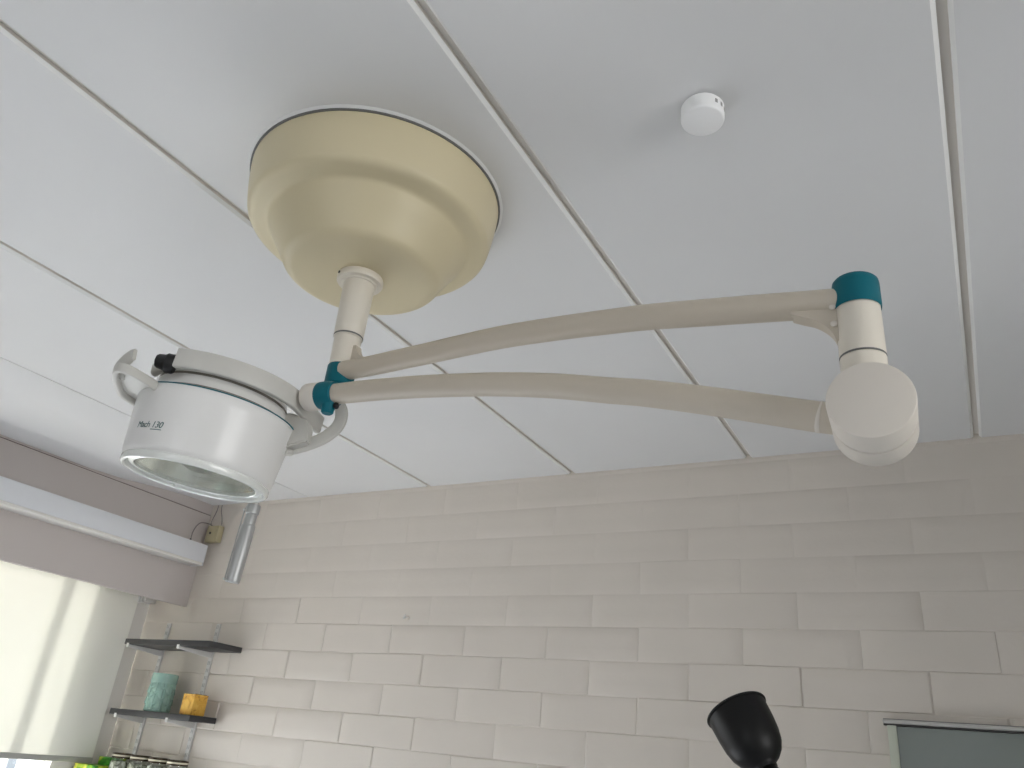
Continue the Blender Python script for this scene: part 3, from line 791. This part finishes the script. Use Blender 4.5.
hk = thing('wall_hook', (-2.017, YB, 1.936), 'tiny white hook sticking out high on the painted block wall', 'hook')
bm = BM()
lathe(bm, [(0, 0), (0.008, 0), (0.008, 0.004), (0.005, 0.006), (0, 0.006)], axis_matrix((-2.017, 2.6795, 1.940), (0, -1, 0)), 20); obj('hook_base', bm, M_wall, hk)
bm = BM(); tube(bm, spline([(-2.017, 2.674, 1.940), (-2.017, 2.660, 1.938), (-2.017, 2.652, 1.932), (-2.014, 2.650, 1.940), (-2.010, 2.650, 1.947)], 5), 0.0028, 10); obj('hook_arm', bm, M_bracket, hk)

# black lamp: shade, ball joint, knob, arm, pole and base
bl = thing('floor_lamp', (-0.33, 1.86, 0.0), 'black bell shaped floor lamp head tipped up in front of the block wall', 'lamp')
Rm_, Um_, Fm_ = V((0.87174, 0.48090, 0.09385)), V((0.13413, -0.41844, 0.89829)), V((-0.47125, 0.77048, 0.42927))
rc = V((-0.4470, 1.7250, 1.5865)); view = (rc - V((0, 0, CAM_Z))).normalized()
side = view.cross(V((0, 0, 1))).normalized(); upv = side.cross(view)
ang = math.radians(118.5); d_img = side * math.cos(ang) + upv * math.sin(ang)
axl = (d_img * math.cos(math.radians(25)) + view * math.sin(math.radians(25))).normalized()
Mb = axis_matrix(rc, -axl)          # local z runs from the rim to the neck
bm = BM()
SHL = 0.88
outer = [(0.0632, -0.001), (0.0640, 0.001), (0.0632, 0.0035), (0.0606, 0.005), (0.0602, 0.025), (0.0592, 0.05), (0.0568, 0.075), (0.0520, 0.096), (0.0440, 0.112), (0.0340, 0.124), (0.0245, 0.131), (0.0215, 0.135), (0.0210, 0.142), (0, 0.142)]
inner = [(0.0, 0.128), (0.03, 0.122), (0.048, 0.098), (0.0545, 0.07), (0.0575, 0.03), (0.0590, 0.002), (0.0600, -0.001)]
lathe(bm, [(r_, z_ * SHL) for r_, z_ in inner + outer], Mb, 72, False, False)
obj('lamp_shade', bm, M_black, bl, angle=40)
jc = rc - axl * 0.138
bm = BM(); lathe(bm, [(0.022 * math.sin(PI * k / 16), -0.022 * math.cos(PI * k / 16)) for k in range(17)], axis_matrix(jc, (0, 0, 1)), 32, False, False)
obj('ball_joint', bm, M_black, bl)
kdir = (side * 0.93 - upv * 0.36 - view * 0.1).normalized()
bm = BM(); lathe(bm, [(0, 0.012), (0.008, 0.012), (0.008, 0.022), (0.0125, 0.023), (0.0135, 0.026), (0.0135, 0.040), (0.0115, 0.043), (0, 0.0435)], axis_matrix(jc, kdir), 28, False, False)
obj('joint_knob', bm, M_black, bl)
bm = BM(); tube(bm, spline([tuple(jc + V((0, 0, -0.012))), tuple(jc + V((0.012, 0.005, -0.05))), (-0.345, 1.845, 1.38), (-0.33, 1.86, 1.28), (-0.33, 1.86, 1.0), (-0.33, 1.86, 0.02)], 8), 0.009, 16, up=(0.3, 1, 0))
obj('pole', bm, M_black, bl)
bm = BM(); lathe(bm, [(0.0, 0.0), (0.14, 0.0), (0.14, 0.012), (0.135, 0.018), (0.02, 0.024), (0.012, 0.04), (0, 0.04)], Matrix.Translation((-0.33, 1.86, 0)), 48, False, False)
obj('lamp_base', bm, M_black, bl)

# ------------------------------------------------------------------ daylight through the windows, plus added front fill
def area(name, loc, target, sx_, sy_, power, col):
    l = bpy.data.lights.new(name, 'AREA'); l.shape = 'RECTANGLE'; l.size = sx_; l.size_y = sy_; l.energy = power; l.color = col
    o = bpy.data.objects.new(name, l); C.objects.link(o); o.location = loc
    d = V(target) - V(loc); o.rotation_euler = d.to_track_quat('-Z', 'Y').to_euler()
    return o
area('daylight_blind_window', (XL - 0.35, 1.38, 1.42), (0, 1.38, 1.42), 2.1, 1.3, 62, (0.93, 0.97, 1.0))
area('front_fill_light', (-0.4, YF - 0.35, 1.5), (-0.4, 0, 1.5), 1.6, 1.4, 16, (0.97, 0.98, 1.0))  # added fill to brighten the camera-facing surfaces
area('daylight_right_window', (XR + 0.35, 0.05, 1.5), (0, 0.05, 1.5), 2.1, 1.4, 88, (1.0, 0.99, 0.97))
sun = bpy.data.lights.new('sun', 'SUN'); sun.energy = 54; sun.angle = math.radians(12); sun.color = (1.0, 1.0, 1.0)
so = bpy.data.objects.new('sun', sun); C.objects.link(so); so.location = (-8, 3, 5)
so.rotation_euler = V((math.cos(math.radians(38)), -0.02, -math.sin(math.radians(38)))).to_track_quat('-Z', 'Y').to_euler()

w = bpy.data.worlds.new('sky'); bpy.context.scene.world = w; w.use_nodes = True
bg = w.node_tree.nodes['Background']; bg.inputs['Color'].default_value = (0.80, 0.90, 1.0, 1); bg.inputs['Strength'].default_value = 1.0

# ------------------------------------------------------------------ camera
cam = bpy.data.cameras.new('camera'); co = bpy.data.objects.new('camera', cam); C.objects.link(co)
cam.sensor_width = 36.0; cam.lens = 792.4236 / 1024 * 36.0; cam.clip_start = 0.01
mw = Matrix((Rm_, Um_, -Fm_)).transposed().to_4x4(); mw.translation = (0, 0, CAM_Z)
co.matrix_world = mw
sc = bpy.context.scene; sc.camera = co
sc.view_settings.view_transform = 'Standard'; sc.view_settings.look = 'None'
sc.view_settings.exposure = -0.12; sc.view_settings.gamma = 1.0; sc.view_settings.use_curve_mapping = False
sc.cycles.use_denoising = True
sc.cycles.max_bounces = 10; sc.cycles.diffuse_bounces = 6; sc.cycles.transparent_max_bounces = 12
sc.cycles.sample_clamp_indirect = 6.0
